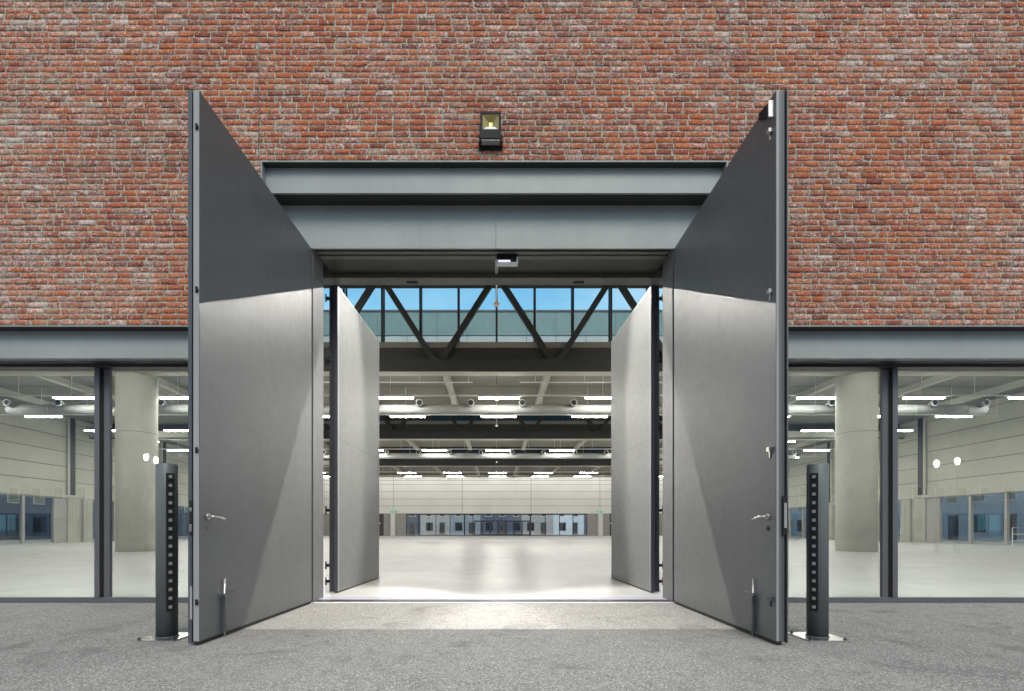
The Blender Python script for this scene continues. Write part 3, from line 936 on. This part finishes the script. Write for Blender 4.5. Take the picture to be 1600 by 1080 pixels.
# ------------------------------------------------------------------ bollards
def bollard(s, x, label):
    t = empty('sensor_bollard', (x, 4.53, 0), 0, label, 'bollard', 'bollards with sensor strips beside the doors')
    n = 32
    MB().tube([(0, 0, .012), (0, 0, 1.555), (0, 0, 1.566), (0, 0, 1.570)], .0865, n, radii=[.0865, .0865, .081, .070]).build('post', 'bollard', t, smooth=True)
    m = MB().box(-.18, .18, -.185, .185, .0, .012)
    pl = m.build('base_plate', 'inox', t, bevel=.002)
    for a in (-.145, .145):
        for b in (-.15, .15):
            MB().tube([(a, b, .012), (a, b, .018), (a, b, .019), (a, b, .034)], .014, 8, radii=[.016, .016, .010, .010]).build('bolt', 'edge_dark', pl)
    MB().tube([(0, 0, .012), (0, 0, .020)], .095, n).build('collar', 'bollard', t, smooth=True)
    ang = s * R(50)
    d = Vector((math.sin(ang), -math.cos(ang), 0)); p = Vector((math.cos(ang), math.sin(ang), 0))
    def obox(mb, r0, r1, w, z0, z1):
        vs = []
        for z in (z0, z1):
            for r_, w_ in ((r0, -w), (r1, -w), (r1, w), (r0, w)):
                q = d * r_ + p * w_
                vs.append((q.x, q.y, z))
        mb.poly(vs, [(0, 1, 2, 3), (4, 5, 6, 7), (0, 1, 5, 4), (1, 2, 6, 5), (2, 3, 7, 6), (3, 0, 4, 7)])
    m = MB(); obox(m, .062, .088, .032, .25, 1.48)
    # cut-in look: small ledges between the lenses
    for i in range(16):
        z = .285 + i * .0775
        obox(m, .088, .093, .032, z - .030, z - .022)
    m.build('sensor_strip', 'rubber', t)
    for i in range(16):
        z = .285 + i * .0775
        m = MB(); obox(m, .0875, .0935, .0125, z - .012, z + .014)
        m.build('sensor_lens', 'led', t)
    return t
bollard(1, -2.98, 'dark grey bollard left of the doors, its sensor strip facing right')
bollard(-1, 2.90, 'dark grey bollard right of the doors, its sensor strip facing left')

# ------------------------------------------------------------------ lights, rails, ducts, pendants
ORD = ['zeroth', 'first', 'second', 'third', 'fourth', 'fifth', 'sixth', 'seventh', 'eighth', 'ninth', 'tenth', 'eleventh', 'twelfth', 'thirteenth']
LZL = 7.28
lt = empty('ceiling_light', (0, 0, 0), 0, 'x', 'ceiling light', 'lit tube lights hung in rows under the hall ceiling')
MB().box(-.99, .99, -.085, .085, .028, .085).build('housing', 'white', lt)
dif = MB().box(-.97, .97, -.07, .07, -.018, .027).build('diffuser', 'tube', lt)
PN = ['middle', 'first', 'second', 'third', 'fourth', 'fifth']
near_mesh = dif.data.copy(); near_mesh.materials[0] = M['tube_near']
rows = [7.75, 9.6, 13.6] + [24.06 + 4.02 * k for k in range(10)]
first = True
for ri, y in enumerate(rows):
    if ri == 0:
        ks = [-4, -3, -2, 2, 3, 4]
    elif ri < 3:  # unseen high rows, added to brighten the front of the hall
        ks = [k for k in range(-5, 6) if abs(k) > 1]
    elif ri in (5, 6, 9, 10):
        ks = [-5, -4, 4, 5]
    else:
        ks = range(-5, 6)
    for k in ks:
        side = 'in the middle' if k == 0 else f'{ORD[abs(k)]} to the {"left" if k < 0 else "right"} of the middle'
        lab = f'lit white tube light {side} of the {ORD[ri + 1]} row from the doorway'
        if k == 0:
            lab = f'lit white tube light in the middle of the {ORD[ri + 1]} row from the doorway'
        loc = (.12 + (5.1 if ri else 3.0) * k, y, LZL if ri > 2 else (12.12 if ri else 7.5))
        lab = f'{PN[abs(k)]}{"" if k == 0 else " left" if k < 0 else " right"} tube light of the lit row {ORD[ri + 1]} from the doorway'
        if first:
            c = lt; lt.location = loc; lt['label'] = lab; first = False
        else:
            c = dup(lt, loc, label=lab)
        if ri < 3:
            [q for q in c.children if q.name.startswith('diffuser')][0].data = near_mesh
    if ri >= 3 and ri not in (5, 6, 9, 10):
        hw = 28
        m = MB().box(-hw, hw, y - .03, y + .03, 7.37, 7.43)
        for k in range(-11, 12):
            m.box(2.55 * k - .008, 2.55 * k + .008, y - .008, y + .008, 7.43, 8.95)
        tag(m.build('lighting_rail', 'white'), f'thin pale rail carrying the {ORD[ri + 1]} row of tube lights from the doorway', 'lighting rail', 'rails carrying the rows of lights')

def unseen_door_flood(x, y, watts, lab):
    t = empty('door_floodlight', (OXC + x, y, 7.5), 0, lab, 'floodlight', 'floodlights inside aimed out through the doorway')
    MB().box(-.22, .22, -.05, .10, .02, .22).build('housing', 'black', t, bevel=.006)
    MB().box(-.012, .012, .0, .02, .22, 12.3 - 7.5).build('hanger', 'truss', t)
    ld = bpy.data.lights.new('floodlight_beam', 'SPOT')
    ld.energy = watts; ld.spot_size = R(56); ld.spot_blend = .35; ld.shadow_soft_size = .02; ld.color = (1, .965, .90)
    lo = bpy.data.objects.new('floodlight_beam', ld); COL.objects.link(lo); lo.parent = t
    lo.location = (0, -.08, -.03)
    lo.rotation_euler = (Vector((-x * 1.25, 5.4, 1.9) if y < 10 else (-x * 1.0, 5.6, 3.1)) - Vector((x, y, 7.5))).to_track_quat('-Z', 'Y').to_euler()
OXC = (OX0 + OX1) / 2
for x, w in ((-2.1, 'left'), (2.1, 'right')):
    unseen_door_flood(x, 9.30, 2150, f'{w} floodlight hung inside close behind the door head, out of sight')
    unseen_door_flood(x, 12.9, 900, f'{w} floodlight hung further inside the hall, out of sight behind the door head')
t = empty('added_wash_light', (0, 72.6, 8.80), 0, 'added light strip hidden behind a lip, brightening the far wall', 'added light')  # not a visible fitting: added to brighten the far wall
MB().box(-30, 30, -.05, .05, .03, .12).build('housing', 'white', t)
MB().box(-30, 30, -.04, .04, 0, .029).build('diffuser', 'wash', t)
MB().box(-30.3, 30.3, -.42, -.36, -.30, .148).build('hiding_lip', 'ceil', t)  # lip added to keep the strip out of sight

for di, (y, lab) in enumerate(((25.2, 'near round silver air duct with jet nozzles crossing below the ceiling'), (41.2, 'second silver air duct, crossing further back behind the dark truss'))):
    t = empty('air_duct', (0, y, 7.0), 0, lab, 'air duct', 'air ducts crossing the hall')
    MB().tube([(-24.5, 0, 0), (24.5, 0, 0)], .24, 24).build('duct_pipe', 'galv', t, smooth=True)
    for k in range(-9, 10):
        MB().tube([(2.55 * k + .55, 0, 0), (2.55 * k + .58, 0, 0)], .252, 24).build('duct_flange', 'galv', t, smooth=True)
    for k in range(-10, 10):
        x = 1.27 + 2.55 * k
        nz = MB().tube([(x, -.10, .16), (x, -.30, .24), (x, -.34, .24)], .13, 20, radii=[.13, .14, .15], cap=False)
        nz.tube([(x, -.34, .24), (x, -.36, .24), (x, -.43, .24), (x, -.44, .24), (x, -.4402, .24)], .2, 24, radii=[.15, .18, .18, .172, .12], cap=False)
        z_ = nz.build('nozzle', 'galv', t, smooth=True)
        MB().tube([(x, -.43, .24), (x, -.4425, .24)], .128, 20).build('nozzle_mouth', 'black', z_)

for x0, x1, w in ((-15, -1.23, 'left'), (1.2, 15, 'right')):
    m = MB().tube([(x0, 26.0, 8.60), (x1, 26.0, 8.60)], .035, 8)
    k = x0 + .8
    while k < x1:
        m.tube([(k, 26.0, 8.60), (k, 26.0, 8.95)], .012, 6); k += 2.55
    tag(m.build('ceiling_pipe', 'white'), f'thin white pipe under the near ceiling on the {w} side', 'pipe', 'thin pipes hung under the ceiling')

pend = None
for i, (y, top, lab) in enumerate(((14.0, 12.3, 'pale pink pendant on a rod just inside the doorway, in front of the clerestory'),
                                  (24.3, 8.95, 'pendant hanging in front of the middle tube light of the nearest visible row'),
                                  (30.4, 13.5, 'small white pendant hanging just below the near air duct'),
                                  (47.0, 13.5, 'tiny white pendant hanging in front of the third dark truss'))):
    z = 7.22
    t = empty('ceiling_pendant', (0, y, z), 0, lab, 'pendant', 'pendants hung on the centre line of the hall')
    MB().tube([(0, 0, .1), (0, 0, top - z)], .018, 8).build('rod', 'white' if i in (0, 2) else 'truss', t)
    MB().tube([(0, 0, -.02), (0, 0, .02), (0, 0, .07), (0, 0, .11)], .1, 16, radii=[.05, .085, .085, .04]).build('pendant_head', 'pink' if i == 0 else 'white', t, smooth=True)

for s, w in ((-1, 'left'), (1, 'right')):
    t = empty('exit_sign', (s * 15.1, FAR - .45, 3.36), 0, f'small green and white exit sign on the {w} pilaster of the far wall', 'exit sign', 'exit signs on the far wall')
    MB().box(-.5, .5, -.05, .05, 0, .36).build('housing', 'whitep', t)
    MB().box(-.44, .44, -.056, -.051, .04, .32).build('sign_panel', 'greenl', t)
    MB().box(-.1, .12, -.0600, -.0565, .09, .27).poly([(-.34, -.0600, .18), (-.2, -.0600, .08), (-.2, -.0600, .28)], [(0, 1, 2)]).build('pictogram', 'whitep', t)
def barrier(x, y, rz, label):
    t = empty('metal_barrier', (x, y, .012), rz, label, 'barrier', 'metal barriers by the right side wall')
    MB().tube([(-.5, 0, 0), (-.5, 0, 1.05), (.5, 0, 1.05), (.5, 0, 0)], .025, 8).build('frame', 'white', t)
    for z in (.35, .7):
        MB().tube([(-.5, 0, z), (.5, 0, z)], .02, 8).build('rail', 'white', t)
barrier(28.7, 27.4, 0, 'white tube barrier standing by the right side wall, nearest the right picture edge')
barrier(29.6, 37.2, R(90), 'white tube barrier standing in front of the ribbed pier of the right side wall')

# ------------------------------------------------------------------ surroundings seen through the glass
def house(name, axis, pos, a0, a1, h, mat, label, winrows, depth=8, doors=True, shut='shutter'):
    """axis 'x': wall plane at x=pos running in y; axis 'y': plane at y=pos running in x."""
    s = 1 if pos > 0 else -1
    if axis == 'x':
        t = empty(name, (pos, (a0 + a1) / 2, 0), 0, label, 'building')
    else:
        t = empty(name, ((a0 + a1) / 2, pos, 0), 0, label, 'building')
    def bx(u0, u1, d0, d1, z0, z1):
        c = (a0 + a1) / 2
        if axis == 'x':
            return MB().box(s * d0, s * d1, u0 - c, u1 - c, z0, z1)
        return MB().box(u0 - c, u1 - c, s * d0, s * d1, z0, z1)
    bx(a0, a1, 0, depth, 0, h).build('wall', mat, t)
    bx(a0 - .2, a1 + .2, -.3, depth + .2, h + .002, h + .3).build('roof', 'roof', t)
    bx(a0, a1, -.03, -.001, 2.35, 2.45).build('string_course', mat, t)
    u = a0 + 1.0
    i = 0
    while u + 1.2 < a1:
        if doors:
            bx(u, u + (1.0 if i % 2 else 1.3), -.04, -.001, .05 if i % 2 else .7, 2.2).build('door' if i % 2 else 'window', 'wood' if i % 2 else 'darkwin', t)
        for z in winrows:
            f = bx(u, u + 1.1, -.05, -.001, z, z + 1.5).build('window', 'white', t)
            bx(u + .08, u + 1.02, -.07, -.051, z + .08, z + 1.42).build('pane', shut, f)
        u += 2.5
        i += 1
    return t
house('town_house', 'x', 41, 16, 100, 9, 'bluewall', 'pale blue rendered house seen through the right side windows', (3.3, 6.2))
house('town_house', 'x', -42, 16, 40, 8, 'darkwall', 'dark grey-blue building seen through the left side windows', (3.4,), shut='darkwin')
house('town_house', 'x', -43, 40.5, 100, 8, 'darkwall', 'long dark house further back beyond the left side windows', (3.3,))
far_houses = [(-27, -19.5, 9, 'greywall', 'leftmost grey house beyond the far window'), (-19.5, -14, 10, 'darkwall', 'dark narrow house beyond the left end of the far window'),
              (-14, -8.6, 8.5, 'whitewall', 'pale grey house beyond the left part of the far window'), (-8.6, -3.0, 10, 'greywall', 'grey house beyond the far window, left of the glass doors'),
              (-3.0, 4.6, 9, 'darkwall', 'dark house behind the far glass doors'), (4.6, 10.4, 9.5, 'whitewall', 'pale grey house beyond the far window, right of the glass doors'),
              (10.4, 16, 10, 'bluewall', 'pale blue house beyond the right end of the far window'), (16, 27, 9, 'darkwall', 'rightmost dark house beyond the far window')]
for a, b, h, mt, lab in far_houses:
    house('town_house', 'y', 92, a, b, h, mt, lab, (3.3, 6.3), shut='darkwin')

# behind the camera: what the glass mirrors
house('terrace_row', 'y', -42, -70, 70, 19, 'greywall', 'long dark terrace across the street, mirrored in the glazing', (4.2,), doors=True, shut='darkwin')
for x, y, z, lab in ((-14.75, -7.6, 4.02, 'street lamp mirrored in the left glazing beside the bollard'), (-14.35, -7.6, 3.9, 'street lamp mirrored just right of its twin in the left glazing'), (19.4, -7.6, 3.85, 'street lamp mirrored in the right glazing'),
                     (18.35, -7.4, 3.72, 'second street lamp mirrored in the right glazing')):
    t = empty('street_lamp', (x, y, 0), 0, lab, 'street lamp', 'street lamps mirrored in the glazing')
    MB().tube([(0, 0, 0), (0, 0, .4), (0, 0, .42), (0, 0, z - .15)], .05, 12, radii=[.09, .09, .05, .04]).build('pole', 'truss', t, smooth=True)
    MB().tube([(0, 0, z - .15), (0, 0, z - .08), (0, 0, z + .05), (0, 0, z + .12)], .12, 16, radii=[.03, .07, .08, .03]).build('lamp_globe', 'streetlight', t, smooth=True)
    MB().tube([(0, 0, z + .12), (0, 0, z + .2)], .1, 16, radii=[.17, .03]).build('lamp_cap', 'truss', t)
